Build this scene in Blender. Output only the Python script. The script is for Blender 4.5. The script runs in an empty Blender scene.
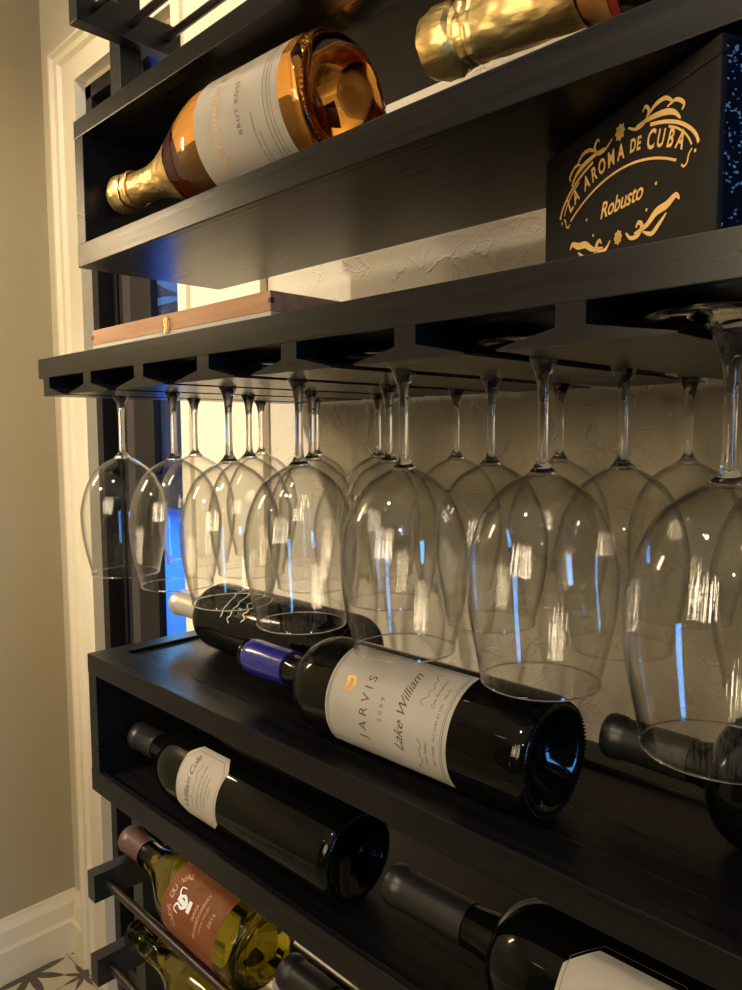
import bpy, bmesh, math, random
from mathutils import Vector, Matrix
random.seed(7)
PI = math.pi
sc = bpy.context.scene
COL = sc.collection
H = 1.405                       # camera height above the floor

# ------------------------------------------------------------------ camera
cam_d = bpy.data.cameras.new('camera'); cam = bpy.data.objects.new('camera', cam_d); COL.objects.link(cam)
cam_d.sensor_fit = 'HORIZONTAL'; cam_d.sensor_width = 36; cam_d.lens = 36 * 743 / 742
cam_d.clip_start = .01; cam_d.clip_end = 100
_t = math.atan(61 / 743); _rho = -.006
_h = Vector((-.70710678, .70710678, 0)); _r = Vector((.70710678, .70710678, 0)); _z = Vector((0, 0, 1))
_F = _h * math.cos(_t) - _z * math.sin(_t); _U = _z * math.cos(_t) + _h * math.sin(_t)
_R2 = _r * math.cos(_rho) + _U * math.sin(_rho); _U2 = _U * math.cos(_rho) - _r * math.sin(_rho)
m = Matrix((( _R2.x, _U2.x, -_F.x, 0), (_R2.y, _U2.y, -_F.y, 0), (_R2.z, _U2.z, -_F.z, 0), (0, 0, 0, 1)))
cam.matrix_world = m
sc.camera = cam

# ------------------------------------------------------------------ world (dusk outside)
w = bpy.data.worlds.new('dusk'); sc.world = w; w.use_nodes = True
bg = w.node_tree.nodes['Background']; bg.inputs[0].default_value = (.035, .20, .62, 1); bg.inputs[1].default_value = .95

# ------------------------------------------------------------------ view
sc.view_settings.view_transform = 'Standard'; sc.view_settings.look = 'None'
sc.view_settings.gamma = 1; sc.view_settings.use_curve_mapping = False
sc.view_settings.exposure = -0.36
try:
    sc.cycles.transparent_max_bounces = 48; sc.cycles.max_bounces = 16; sc.cycles.transmission_bounces = 16
    sc.cycles.glossy_bounces = 8; sc.cycles.caustics_refractive = False; sc.cycles.caustics_reflective = False
except Exception: pass

# ------------------------------------------------------------------ main lights
def light(name, kind, loc, energy, color, aim=None, **k):
    l = bpy.data.lights.new(name, kind); l.energy = energy; l.color = color
    for a, b in k.items(): setattr(l, a, b)
    o = bpy.data.objects.new(name, l); COL.objects.link(o); o.location = loc
    if aim is not None:
        o.rotation_euler = (Vector(aim) - Vector(loc)).to_track_quat('-Z', 'Y').to_euler()
    return o
WARM = (1.0, .875, .72)
CEIL = 1.32
# assumed recessed ceiling downlights, none in view: one grazes the plaster beside the rack, others further back in the room
light('assumed_downlight_lamp', 'SPOT', (-1.18, .30, CEIL - .03), 38, WARM, aim=(-1.15, .80, 0.0), spot_size=2.2, spot_blend=.7, shadow_soft_size=.045)
light('assumed_downlight_lamp', 'SPOT', (-1.58, -1.9, CEIL - .03), 620, WARM, aim=(-1.20, .80, -.25), spot_size=.54, spot_blend=1.0, shadow_soft_size=.045)
light('assumed_downlight_lamp', 'SPOT', (-.45, -.75, CEIL - .03), 55, WARM, aim=(-.45, -.2, -1.4), spot_size=2.7, spot_blend=.6, shadow_soft_size=.045)
light('assumed_downlight_lamp', 'SPOT', (1.2, -1.9, CEIL - .03), 60, WARM, aim=(.6, -1.0, -1.4), spot_size=2.5, spot_blend=.6, shadow_soft_size=.045)
# added blue fill light at an assumed, unseen window in the right wall
light('added_blue_fill_light', 'AREA', (2.40, -.30, .15), 32, (.10, .42, 1.0), aim=(0, -.2, .1), shape='RECTANGLE', size=.36, size_y=1.1)

# ------------------------------------------------------------------ materials
def mat(name, color=(.5, .5, .5), rough=.5, metal=0, **k):
    m = bpy.data.materials.new(name); m.use_nodes = True
    b = m.node_tree.nodes['Principled BSDF']
    b.inputs['Base Color'].default_value = (*color, 1); b.inputs['Roughness'].default_value = rough; b.inputs['Metallic'].default_value = metal
    for a, v in k.items():
        b.inputs[a.replace('_', ' ')].default_value = v
    return m
def N(m, t, **k):
    n = m.node_tree.nodes.new(t)
    for a, v in k.items(): setattr(n, a, v)
    return n
def L(m, a, b): m.node_tree.links.new(a, b)
def P(m): return m.node_tree.nodes['Principled BSDF']
def bump_noise(m, scale=(20, 20, 20), detail=4, strength=.2, dist=.002, coord='Object', rough_var=None, col_var=None, nscale=1.0):
    tc = N(m, 'ShaderNodeTexCoord'); mp = N(m, 'ShaderNodeMapping'); mp.inputs['Scale'].default_value = scale
    no = N(m, 'ShaderNodeTexNoise'); no.inputs['Scale'].default_value = nscale; no.inputs['Detail'].default_value = detail
    bp = N(m, 'ShaderNodeBump'); bp.inputs['Strength'].default_value = strength; bp.inputs['Distance'].default_value = dist
    L(m, tc.outputs[coord], mp.inputs[0]); L(m, mp.outputs[0], no.inputs['Vector'])
    L(m, no.outputs['Fac'], bp.inputs['Height']); L(m, bp.outputs[0], P(m).inputs['Normal'])
    if rough_var:
        r = N(m, 'ShaderNodeMapRange'); r.inputs['To Min'].default_value = rough_var[0]; r.inputs['To Max'].default_value = rough_var[1]
        L(m, no.outputs['Fac'], r.inputs[0]); L(m, r.outputs[0], P(m).inputs['Roughness'])
    if col_var:
        cr = N(m, 'ShaderNodeValToRGB'); cr.color_ramp.elements[0].position = .35; cr.color_ramp.elements[1].position = .65
        cr.color_ramp.elements[0].color = (*col_var[0], 1); cr.color_ramp.elements[1].color = (*col_var[1], 1)
        L(m, no.outputs['Fac'], cr.inputs[0]); L(m, cr.outputs[0], P(m).inputs['Base Color'])
    return m

M = {}
M['black_wood'] = bump_noise(mat('black_stained_oak', (.012, .0105, .009), .42, Specular_IOR_Level=.28), (6, 190, 190), 4, .22, .0007,
                             rough_var=(.24, .34), col_var=((.0036, .0035, .0036), (.0072, .0069, .0068)))
M['black_metal'] = mat('black_steel', (.010, .010, .010), .35, 0, Specular_IOR_Level=.5)
M['rod'] = mat('gunmetal_rod', (.075, .062, .056), .3, .9)
M['casing'] = mat('cream_trim_paint', (.78, .69, .50), .38)
M['left_paint'] = mat('beige_wall_paint', (.41, .345, .21), .6)
M['ceiling'] = mat('ceiling_paint', (.40, .37, .31), .8)
M['painted_dim'] = mat('painted_dim_room_wall', (.08, .07, .055), .7)  # dimness of the unseen room put into the wall colour, keeps reflections dark
M['sconce'] = mat('glowing_sconce_shade', (1, .9, .7), .4); P(M['sconce']).inputs['Emission Color'].default_value = (1, .80, .52, 1); P(M['sconce']).inputs['Emission Strength'].default_value = 58
# hand-trowelled plaster
pl = mat('trowelled_plaster', (.62, .54, .40), .62); M['plaster'] = pl
tc = N(pl, 'ShaderNodeTexCoord')
n1 = N(pl, 'ShaderNodeTexNoise'); n1.inputs['Scale'].default_value = 15; n1.inputs['Detail'].default_value = 3
ad = N(pl, 'ShaderNodeVectorMath', operation='MULTIPLY_ADD'); ad.inputs[1].default_value = (.11, .11, .11)
L(pl, tc.outputs['Object'], n1.inputs['Vector']); L(pl, n1.outputs['Color'], ad.inputs[0]); L(pl, tc.outputs['Object'], ad.inputs[2])
vo = N(pl, 'ShaderNodeTexVoronoi', feature='DISTANCE_TO_EDGE'); vo.inputs['Scale'].default_value = 34
L(pl, ad.outputs[0], vo.inputs['Vector'])
mr = N(pl, 'ShaderNodeMapRange'); mr.inputs['From Min'].default_value = .0; mr.inputs['From Max'].default_value = .085
mr.inputs['To Min'].default_value = 1; mr.inputs['To Max'].default_value = 0; mr.interpolation_type = 'SMOOTHSTEP'
L(pl, vo.outputs['Distance'], mr.inputs[0])
n2 = N(pl, 'ShaderNodeTexNoise'); n2.inputs['Scale'].default_value = 20; n2.inputs['Detail'].default_value = 4
L(pl, tc.outputs['Object'], n2.inputs['Vector'])
cr = N(pl, 'ShaderNodeValToRGB'); cr.color_ramp.elements[0].position = .46; cr.color_ramp.elements[1].position = .6
L(pl, n2.outputs['Fac'], cr.inputs[0])
mu = N(pl, 'ShaderNodeMath', operation='MULTIPLY'); L(pl, mr.outputs[0], mu.inputs[0]); L(pl, cr.outputs[0], mu.inputs[1])
ma = N(pl, 'ShaderNodeMath', operation='MULTIPLY_ADD'); L(pl, n2.outputs['Fac'], ma.inputs[0]); ma.inputs[1].default_value = .8; L(pl, mu.outputs[0], ma.inputs[2])
bp = N(pl, 'ShaderNodeBump'); bp.inputs['Strength'].default_value = .5; bp.inputs['Distance'].default_value = .0026
L(pl, ma.outputs[0], bp.inputs['Height']); L(pl, bp.outputs[0], P(pl).inputs['Normal'])

def thin_glass():
    m = bpy.data.materials.new('clear_thin_crystal'); m.use_nodes = True; nt = m.node_tree; nt.nodes.clear()
    out = nt.nodes.new('ShaderNodeOutputMaterial'); mx = nt.nodes.new('ShaderNodeMixShader')
    tr = nt.nodes.new('ShaderNodeBsdfTransparent'); gl = nt.nodes.new('ShaderNodeBsdfGlossy'); pw = nt.nodes.new('ShaderNodeMath'); pw.operation = 'POWER'; pw.inputs[1].default_value = 4.2; fr = nt.nodes.new('ShaderNodeMath'); fr.operation = 'MULTIPLY_ADD'; fr.inputs[1].default_value = .92; fr.inputs[2].default_value = .040
    lw = nt.nodes.new('ShaderNodeLayerWeight'); lw.inputs[0].default_value = .5
    rp = nt.nodes.new('ShaderNodeValToRGB'); rp.color_ramp.elements[0].position = .55; rp.color_ramp.elements[0].color = (.985, .985, .98, 1)
    rp.color_ramp.elements[1].position = 1; rp.color_ramp.elements[1].color = (.74, .74, .73, 1)
    nt.links.new(lw.outputs['Facing'], pw.inputs[0]); nt.links.new(pw.outputs[0], fr.inputs[0]); gl.inputs['Roughness'].default_value = .01
    nt.links.new(lw.outputs['Facing'], rp.inputs[0]); nt.links.new(rp.outputs[0], tr.inputs['Color'])
    nt.links.new(fr.outputs[0], mx.inputs[0]); nt.links.new(tr.outputs[0], mx.inputs[1]); nt.links.new(gl.outputs[0], mx.inputs[2])
    nt.links.new(mx.outputs[0], out.inputs[0]); return m
M['bowl'] = thin_glass()
M['crystal'] = mat('clear_crystal', (1, 1, 1), 0, Transmission_Weight=1, IOR=1.5)
M['pane'] = thin_glass(); M['pane'].name = 'window_pane_glass'
M['dark_glass'] = mat('near_black_wine_glass', (.0018, .0020, .0015), .03, IOR=1.36)
M['green_glass'] = mat('olive_glass_white_wine', (.20, .16, .004), .0, Transmission_Weight=1, IOR=1.42)
M['rose_glass'] = mat('rose_wine_in_clear_glass', (1.0, .47, .10), .0, Transmission_Weight=1, IOR=1.38)
M['paper'] = bump_noise(mat('cream_label_paper', (.72, .64, .50), .55), (90, 90, 90), 3, .12, .0006)
M['paper_white'] = mat('white_label_paper', (.74, .68, .57), .5)
M['rust_label'] = bump_noise(mat('rust_brown_label', (.33, .11, .04), .5), (40, 40, 40), 3, .1, .0006, col_var=((.31, .10, .036), (.36, .125, .045)))
M['ink'] = mat('grey_brown_ink', (.12, .085, .05), .6)
M['ink_dark'] = mat('dark_ink', (.035, .03, .027), .6)
M['gold_ink'] = mat('gold_ink', (.75, .46, .16), .35, .6)
M['pale_ink'] = mat('pale_peach_ink', (.66, .40, .22), .5)
M['etch'] = mat('white_etched_paint', (.75, .73, .68), .5)
M['gold_foil'] = bump_noise(mat('gold_foil', (.84, .60, .23), .36, .9), (60, 60, 26), 3, .7, .004)
M['blue_caps'] = mat('blue_wax_capsule', (.010, .013, .17), .16, Coat_Weight=.6)
M['black_caps'] = bump_noise(mat('black_capsule', (.010, .009, .008), .38), (60, 60, 60), 2, .1, .001)
M['brown_caps'] = bump_noise(mat('brown_capsule', (.075, .036, .028), .42), (60, 60, 60), 2, .1, .001)
M['silver_caps'] = mat('silver_capsule', (.74, .68, .60), .3, .75)
M['tan_band'] = mat('tan_neck_band', (.55, .27, .08), .45)
M['red_band'] = mat('red_neck_band', (.42, .03, .01), .4)
M['brown_band'] = mat('maroon_neck_label', (.10, .022, .015), .35)
M['cedar'] = bump_noise(mat('cedar_wood', (.36, .185, .085), .5), (9, 120, 120), 4, .25, .001, col_var=((.32, .155, .068), (.40, .21, .10)))
M['white_edge'] = mat('pale_paper_edge', (.42, .39, .34), .6)
M['brass'] = mat('brass', (.80, .55, .22), .25, 1)
M['lacquer'] = bump_noise(mat('black_lacquer', (.006, .005, .0045), .45, Specular_IOR_Level=.16), (8, 90, 40), 4, .35, .001)
M['glints'] = mat('painted_blue_glints', (.008, .012, .03), .18, .3)  # glints of the assumed blue window painted as flecks on the black side
g = M['glints']; tcg = N(g, 'ShaderNodeTexCoord'); mg = N(g, 'ShaderNodeMapping'); mg.inputs['Scale'].default_value = (1, 650, 900)
vg = N(g, 'ShaderNodeTexVoronoi'); vg.inputs['Scale'].default_value = 1.0; L(g, tcg.outputs['Object'], mg.inputs[0]); L(g, mg.outputs[0], vg.inputs['Vector'])
sg = N(g, 'ShaderNodeSeparateXYZ'); L(g, vg.outputs['Color'], sg.inputs[0])
lt = N(g, 'ShaderNodeMath', operation='GREATER_THAN'); lt.inputs[1].default_value = .91; L(g, sg.outputs[0], lt.inputs[0])
mxg = N(g, 'ShaderNodeMixRGB'); mxg.inputs[1].default_value = (.004, .006, .014, 1); mxg.inputs[2].default_value = (.12, .26, .46, 1); L(g, lt.outputs[0], mxg.inputs[0]); L(g, mxg.outputs[0], P(g).inputs['Base Color'])
M['gold_leaf'] = mat('gold_leaf', (.78, .50, .17), .4, .4)
M['frame_black'] = mat('dark_bronze_window_frame', (.007, .0065, .006), .4)
M['frame_brown'] = mat('grey_brown_frame_strip', (.045, .036, .033), .5)
M['slate'] = mat('slate_outdoor_wall', (.045, .055, .065), .7)
M['shade'] = mat('added_fill_lamp_shade', (.85, .78, .62), .8, Transmission_Weight=.0); P(M['shade']).inputs['Subsurface Weight'].default_value = 0  # shade of the added fill lamp
M['pool'] = mat('blue_pool_tile', (.02, .30, .95), .6)
M['patio'] = mat('patio_paving', (.12, .11, .10), .8)
M['bulb'] = mat('glowing_glass_rod', (1, .8, .5), .3); P(M['bulb']).inputs['Emission Color'].default_value = (1, .80, .52, 1); P(M['bulb']).inputs['Emission Strength'].default_value = 75
M['led'] = mat('downlight_lens', (1, .9, .7), .3); P(M['led']).inputs['Emission Color'].default_value = (1, .78, .48, 1); P(M['led']).inputs['Emission Strength'].default_value = 12

# floor tile with dark eight-pointed stars
ft = mat('star_patterned_tile', (.5, .45, .33), .45); M['tile'] = ft
def fm(op, a, b=None):
    n = N(ft, 'ShaderNodeMath', operation=op)
    for i, x in enumerate((a, b)):
        if x is None: continue
        if isinstance(x, (int, float)): n.inputs[i].default_value = x
        else: L(ft, x, n.inputs[i])
    return n.outputs[0]
tcf = N(ft, 'ShaderNodeTexCoord'); sx = N(ft, 'ShaderNodeSeparateXYZ'); mpf = N(ft, 'ShaderNodeMapping'); mpf.inputs['Scale'].default_value = (5, 5, 5)
mpf.inputs['Location'].default_value = (.165, .195, 0)
L(ft, tcf.outputs['Object'], mpf.inputs[0]); L(ft, mpf.outputs[0], sx.inputs[0])
def star(ox, oy, rad):
    fx = fm('SUBTRACT', fm('FRACT', fm('ADD', sx.outputs[0], ox)), .5); fy = fm('SUBTRACT', fm('FRACT', fm('ADD', sx.outputs[1], oy)), .5)
    rr = fm('SQRT', fm('ADD', fm('MULTIPLY', fx, fx), fm('MULTIPLY', fy, fy)))
    an = fm('ARCTAN2', fy, fx)
    q = fm('ABSOLUTE', fm('SUBTRACT', fm('FRACT', fm('ADD', fm('MULTIPLY', an, 8 / (2 * PI)), .5)), .5))   # 0 on an axis .. .5 between
    lim = fm('MULTIPLY', fm('POWER', fm('SUBTRACT', 1.0, fm('MULTIPLY', q, 1.25)), 1.5), rad)
    return fm('LESS_THAN', rr, fm('MAXIMUM', lim, rad * .30))
st = fm('MAXIMUM', star(0, 0, .47), star(.5, .5, .27))
gx = fm('LESS_THAN', fm('ABSOLUTE', fm('SUBTRACT', fm('FRACT', sx.outputs[0]), .0)), .015); gy = fm('LESS_THAN', fm('FRACT', sx.outputs[1]), .015)
st2 = fm('MAXIMUM', st, fm('MULTIPLY', fm('MAXIMUM', gx, gy), .7))
mxf = N(ft, 'ShaderNodeMixRGB'); mxf.inputs[1].default_value = (.50, .43, .30, 1); mxf.inputs[2].default_value = (.085, .07, .045, 1)
L(ft, st2, mxf.inputs[0]); L(ft, mxf.outputs[0], P(ft).inputs['Base Color'])

# ------------------------------------------------------------------ mesh helpers
def finish(name, bm, m, parent=None, smooth=False, mats=None, sharp=35):
    me = bpy.data.meshes.new(name); bm.normal_update(); bm.to_mesh(me); bm.free()
    for x in (mats or [m]): me.materials.append(x)
    if smooth:
        for p in me.polygons: p.use_smooth = True
        try: me.set_sharp_from_angle(angle=math.radians(sharp))
        except Exception: pass
    o = bpy.data.objects.new(name, me); COL.objects.link(o)
    if parent is not None: o.parent = parent
    return o
def box(bm, x0, x1, y0, y1, z0, z1, bev=0.0):
    r = bmesh.ops.create_cube(bm, size=1)['verts']
    for v in r:
        v.co = Vector(((x0 + x1) / 2 + v.co.x * (x1 - x0), (y0 + y1) / 2 + v.co.y * (y1 - y0), (z0 + z1) / 2 + v.co.z * (z1 - z0)))
    if bev:
        es = list({e for v in r for e in v.link_edges})
        bmesh.ops.bevel(bm, geom=es, offset=bev, segments=2, affect='EDGES', profile=.6)
def prism_y(bm, pts, y0, y1):            # closed polygon in x,z swept along y
    a = [bm.verts.new((x, y0, z)) for x, z in pts]; b = [bm.verts.new((x, y1, z)) for x, z in pts]
    n = len(pts); f = [bm.faces.new(a), bm.faces.new(b[::-1])]
    for i in range(n): f.append(bm.faces.new((a[i], b[i], b[(i + 1) % n], a[(i + 1) % n])))
    bmesh.ops.recalc_face_normals(bm, faces=f)
def lathe(bm, prof, seg=48, close=False, z_fn=None):   # prof = [(r, z)...]
    rings = []
    for r, z in prof:
        if r < 1e-6: rings.append([bm.verts.new((0, 0, z))])
        else: rings.append([bm.verts.new((r * math.cos(2 * PI * i / seg), r * math.sin(2 * PI * i / seg), z)) for i in range(seg)])
    fs = []
    pairs = list(zip(rings, rings[1:]))
    if close: pairs.append((rings[-1], rings[0]))
    for a, b in pairs:
        for i in range(seg):
            j = (i + 1) % seg
            if len(a) == 1 and len(b) == 1: break
            if len(a) == 1: fs.append(bm.faces.new((a[0], b[j], b[i])))
            elif len(b) == 1: fs.append(bm.faces.new((a[i], a[j], b[0])))
            else: fs.append(bm.faces.new((a[i], a[j], b[j], b[i])))
    bmesh.ops.recalc_face_normals(bm, faces=fs)
def rod(bm, p, q, r, seg=16):
    p = Vector(p); q = Vector(q); d = q - p
    mt = Matrix.Translation((p + q) / 2) @ d.to_track_quat('Z', 'Y').to_matrix().to_4x4()
    bmesh.ops.create_cone(bm, cap_ends=True, segments=seg, radius1=r, radius2=r, depth=d.length, matrix=mt)
def tag(o, label=None, cat=None, group=None, kind=None):
    if label: o['label'] = label
    if cat: o['category'] = cat
    if group: o['group'] = group
    if kind: o['kind'] = kind
    return o
def empty(name, loc=(0, 0, 0), rot=None):
    o = bpy.data.objects.new(name, None); COL.objects.link(o); o.location = loc; o.empty_display_size = .02
    if rot is not None: o.rotation_euler = rot
    return o
def struct(name, bm, m, parent=None, **k):
    o = finish(name, bm, m, parent, **k)
    if parent is None: o['kind'] = 'structure'
    return o
def smooth_curve(pts, n=6):              # Catmull-Rom through points
    out = []
    P_ = [pts[0]] + list(pts) + [pts[-1]]
    for i in range(1, len(P_) - 2):
        a, b, c, d = (Vector(p) for p in P_[i - 1:i + 3])
        for k in range(n):
            t = k / n
            out.append(tuple(.5 * ((2 * b) + (c - a) * t + (2 * a - 5 * b + 4 * c - d) * t * t + (3 * b - a - 3 * c + d) * t ** 3)))
    out.append(tuple(pts[-1])); return out

# ---- lettering: flat outlines of the built-in font, returned as (verts, faces) in the label plane
_tc = {}
def glyphs(s, size, shear=0.0, space=1.0, align='CENTER', bold=0.0):
    key = (s, size, shear, space, align, bold)
    if key in _tc: return _tc[key]
    c = bpy.data.curves.new('lettering', 'FONT'); c.body = s; c.size = size; c.shear = shear; c.space_character = space
    c.align_x = align; c.align_y = 'CENTER'; c.resolution_u = 3; c.fill_mode = 'FRONT'; c.offset = bold
    o = bpy.data.objects.new('lettering', c); me = bpy.data.meshes.new_from_object(o)
    r = ([tuple(v.co) for v in me.vertices], [tuple(p.vertices) for p in me.polygons])
    bpy.data.objects.remove(o); bpy.data.curves.remove(c); bpy.data.meshes.remove(me)
    _tc[key] = r; return r
def add_flat(bm, vf, fn):                # place flat outlines through a mapping fn(x, y) -> 3-D point
    vs = [bm.verts.new(fn(v[0], v[1])) for v in vf[0]]
    for f in vf[1]:
        try: bm.faces.new([vs[i] for i in f])
        except ValueError: pass
def stroke(pts, wd):                     # ribbon along 2-D points; wd number or function of 0..1
    vs, fs = [], []
    n = len(pts)
    for i, p in enumerate(pts):
        a = Vector(pts[max(i - 1, 0)]); b = Vector(pts[min(i + 1, n - 1)]); d = (b - a)
        d = d.normalized() if d.length else Vector((1, 0)); nn = Vector((-d.y, d.x)); t = i / (n - 1)
        w_ = (wd(t) if callable(wd) else wd) / 2
        q = Vector(p); vs += [tuple(q + nn * w_), tuple(q - nn * w_)]
        if i: fs.append((2 * i - 2, 2 * i - 1, 2 * i + 1, 2 * i))
    return vs, fs
def scribble(w_, h_, n, seed, wd=.0005):
    rn = random.Random(seed); pts = []
    for i in range(n): pts.append((-w_ / 2 + w_ * i / (n - 1) + rn.uniform(-.3, .3) * w_ / n, rn.uniform(-.5, .5) * h_ * (1.0 if i % 2 else .4) * (1.6 if i < 2 else 1)))
    return stroke(smooth_curve(pts, 5), wd)

# ------------------------------------------------------------------ the room
YW = .80                                  # plane of the rack wall
XL = -1.965                               # plane of the left wall
FL = -1.405
bm = bmesh.new(); box(bm, XL - .1, 2.6, -3.2, YW + .12, FL - .05, FL); struct('floor', bm, M['tile'])
bm = bmesh.new(); box(bm, XL - .1, 2.6, -3.2, YW + .12, CEIL, CEIL + .05); struct('ceiling', bm, M['ceiling'])
bm = bmesh.new(); box(bm, XL - .1, XL, -3.2, YW + .12, FL, CEIL); struct('wall_left', bm, M['left_paint'])
bm = bmesh.new(); box(bm, XL, 2.6, -3.2, -3.1, FL, CEIL); struct('wall_front', bm, M['painted_dim'])
OX0, OX1, OZ = -1.725, -1.302, .80          # opening beside the rack
bm = bmesh.new(); box(bm, OX1, 2.5, YW, YW + .12, FL, CEIL); box(bm, XL, OX0, YW, YW + .12, FL, CEIL); box(bm, OX0, OX1, YW, YW + .12, OZ, CEIL)
struct('wall_back', bm, M['plaster'])
bm = bmesh.new()                           # right wall with a hole for the assumed window
box(bm, 2.5, 2.6, -3.1, -.60, FL, CEIL); box(bm, 2.5, 2.6, .0, YW, FL, CEIL); box(bm, 2.5, 2.6, -.60, .0, FL, -.45); box(bm, 2.5, 2.6, -.60, .0, .75, CEIL)
struct('wall_right', bm, M['painted_dim'])
wf = empty('assumed_window', (2.5, -.3, .15)); wf['kind'] = 'structure'  # assumed window, out of view, built around the added blue light
bm = bmesh.new()
for a in ((-.02, .04, -.3, -.27, -.6, .6), (-.02, .04, .27, .3, -.6, .6), (-.02, .04, -.27, .27, .57, .6), (-.02, .04, -.27, .27, -.6, -.57)): box(bm, *a)
finish('assumed_window_frame', bm, M['casing'], wf)
bm = bmesh.new(); box(bm, .005, .009, -.27, .27, -.57, .57); finish('assumed_window_pane', bm, M['pane'], wf)

def casing_profile(w_):                    # (offset from outer edge, protrusion)
    return [(0, 0), (0, .026), (.006, .030), (.014, .030), (.020, .022), (.034, .022), (.040, .028), (.052, .028), (.058, .019), (.078, .021), (.084, .025), (w_, .025), (w_, 0)]
def upright(bm, xo, sgn, z0, z1, w_, ztop_miter):
    pr = casing_profile(w_)
    a = [bm.verts.new((xo + sgn * o_, YW - p_, z0)) for o_, p_ in pr]
    b = [bm.verts.new((xo + sgn * o_, YW - p_, z1 - o_ * ztop_miter)) for o_, p_ in pr]
    fs = [bm.faces.new(a), bm.faces.new(b)]
    for i in range(len(pr)):
        j = (i + 1) % len(pr); fs.append(bm.faces.new((a[i], b[i], b[j], a[j])))
    bmesh.ops.recalc_face_normals(bm, faces=fs)
CW = .140; XO = OX0 - CW; ZT = OZ + CW * .72 + .010
bm = bmesh.new(); upright(bm, XO, 1, FL, ZT, CW, .72); struct('trim_1', bm, M['casing'])
bm = bmesh.new()                           # wide plain board on the right of the opening
box(bm, OX1, -1.05, YW - .016, YW, FL, 1.02, .002); box(bm, OX1 - .0, OX1 + .03, YW - .026, YW - .010, FL, 1.02, .002)
struct('trim_2', bm, M['casing'])
bm = bmesh.new()                           # header, same profile lying down
pr = casing_profile(CW)
a = [bm.verts.new((XO + o_, YW - p_, ZT - o_ * .72)) for o_, p_ in pr]; b = [bm.verts.new((OX1, YW - p_, ZT - o_ * .72)) for o_, p_ in pr]
fs = [bm.faces.new(a), bm.faces.new(b)]
for i in range(len(pr)):
    j = (i + 1) % len(pr); fs.append(bm.faces.new((a[i], b[i], b[j], a[j])))
bmesh.ops.recalc_face_normals(bm, faces=fs); struct('trim_3', bm, M['casing'])
# baseboard of the left wall and the short return beside the casing
bm = bmesh.new()
prb = [(0, 0), (.022, 0), (.022, .085), (.018, .095), (.014, .135), (.006, .155), (.004, .165), (0, .165)]
def base_run(bm, p0, p1, nrm):
    p0 = Vector(p0); p1 = Vector(p1); nrm = Vector(nrm)
    a = [bm.verts.new(p0 + nrm * o_ + Vector((0, 0, h_))) for o_, h_ in prb]; b = [bm.verts.new(p1 + nrm * o_ + Vector((0, 0, h_))) for o_, h_ in prb]
    fs = [bm.faces.new(a), bm.faces.new(b)]
    for i in range(len(prb)):
        j = (i + 1) % len(prb); fs.append(bm.faces.new((a[i], b[i], b[j], a[j])))
    bmesh.ops.recalc_face_normals(bm, faces=fs)
base_run(bm, (XL, -3.1, FL), (XL, YW, FL), (1, 0, 0)); struct('baseboard_left', bm, M['casing'])
bm = bmesh.new(); base_run(bm, (XL + .022, YW, FL), (XO, YW, FL), (0, -1, 0)); base_run(bm, (-1.05, YW, FL), (2.5, YW, FL), (0, -1, 0)); struct('baseboard_back', bm, M['casing'])

# dark framed glass door in the opening
d = empty('door_1', ((OX0 + OX1) / 2, YW + .05, FL)); d['kind'] = 'structure'
dz = -FL; cx = (OX0 + OX1) / 2; cy = YW + .05
def drel(bm, x0, x1, y0, y1, z0, z1, bev=.001): box(bm, x0 - cx, x1 - cx, y0 - cy, y1 - cy, z0 + dz, z1 + dz, bev)
bm = bmesh.new()
drel(bm, OX0, -1.695, .80, .86, FL, OZ); drel(bm, OX1 - .006, OX1, .80, .83, FL, OZ); drel(bm, OX0, OX1, .80, .84, OZ - .03, OZ)
drel(bm, -1.695, OX1 - .006, .81, .84, FL, FL + .08)
finish('door_frame', bm, M['frame_black'], d)
z0_, z1_ = FL + .08, OZ - .03
bm = bmesh.new(); drel(bm, -1.695, -1.615, .845, .850, z0_, z1_); drel(bm, -1.678, -1.664, .83, .846, z0_, z1_); drel(bm, -1.648, -1.630, .828, .846, z0_, z1_)
finish('track_strip', bm, M['frame_black'], d)
bm = bmesh.new(); drel(bm, -1.616, -1.566, .820, .850, z0_, z1_); finish('jamb_strip', bm, M['frame_brown'], d)
bm = bmesh.new(); drel(bm, -1.566, -1.477, .812, .830, z0_, z1_); finish('door_stile', bm, M['frame_black'], d)
bm = bmesh.new(); drel(bm, -1.477, OX1 - .006, .822, .826, z0_, z1_, 0); finish('door_pane', bm, M['pane'], d)

# outside: paving, slate wall, lit pool
bm = bmesh.new(); box(bm, -20, 3, .95, 12, FL - .2, FL - .06)
o = finish('patio', bm, M['patio']); o['kind'] = 'structure'
pool = empty('swimming_pool', (-9, 4.6, FL - .06)); tag(pool, 'bright blue lit swimming pool seen through the dark framed glass door', 'pool')
bm = bmesh.new(); box(bm, -6.2, 4.8, -2.9, 3.0, 0, .012); finish('water', bm, M['pool'], pool)
bm = bmesh.new()
for a in ((-6.35, -6.2, -3.05, 3.15), (4.8, 4.95, -3.05, 3.15), (-6.2, 4.8, -3.05, -2.9), (-6.2, 4.8, 3.0, 3.15)): box(bm, *a, 0, .03, .004)
finish('coping', bm, M['patio'], pool)
light('added_pool_light', 'AREA', (-9, 4.6, FL + 3.2), 800, (.15, .5, 1), aim=(-9, 4.6, FL), size=4.0)  # added area light above the pool, brightens its blue tiles
bm = bmesh.new(); box(bm, -22, 3, 7.8, 8.0, FL - .2, 2.52); box(bm, -22, 3, 7.75, 8.05, 2.52, 2.60)
tag(finish('garden_wall', bm, M['slate']), 'dark slate garden wall behind the pool, outside the glass door', 'wall')
bm = bmesh.new(); prism_y(bm, [(-16, 2.62), (-16, 3.9), (-12.35, 2.56), (-13.0, 2.66)], 7.2, 7.5)
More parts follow.
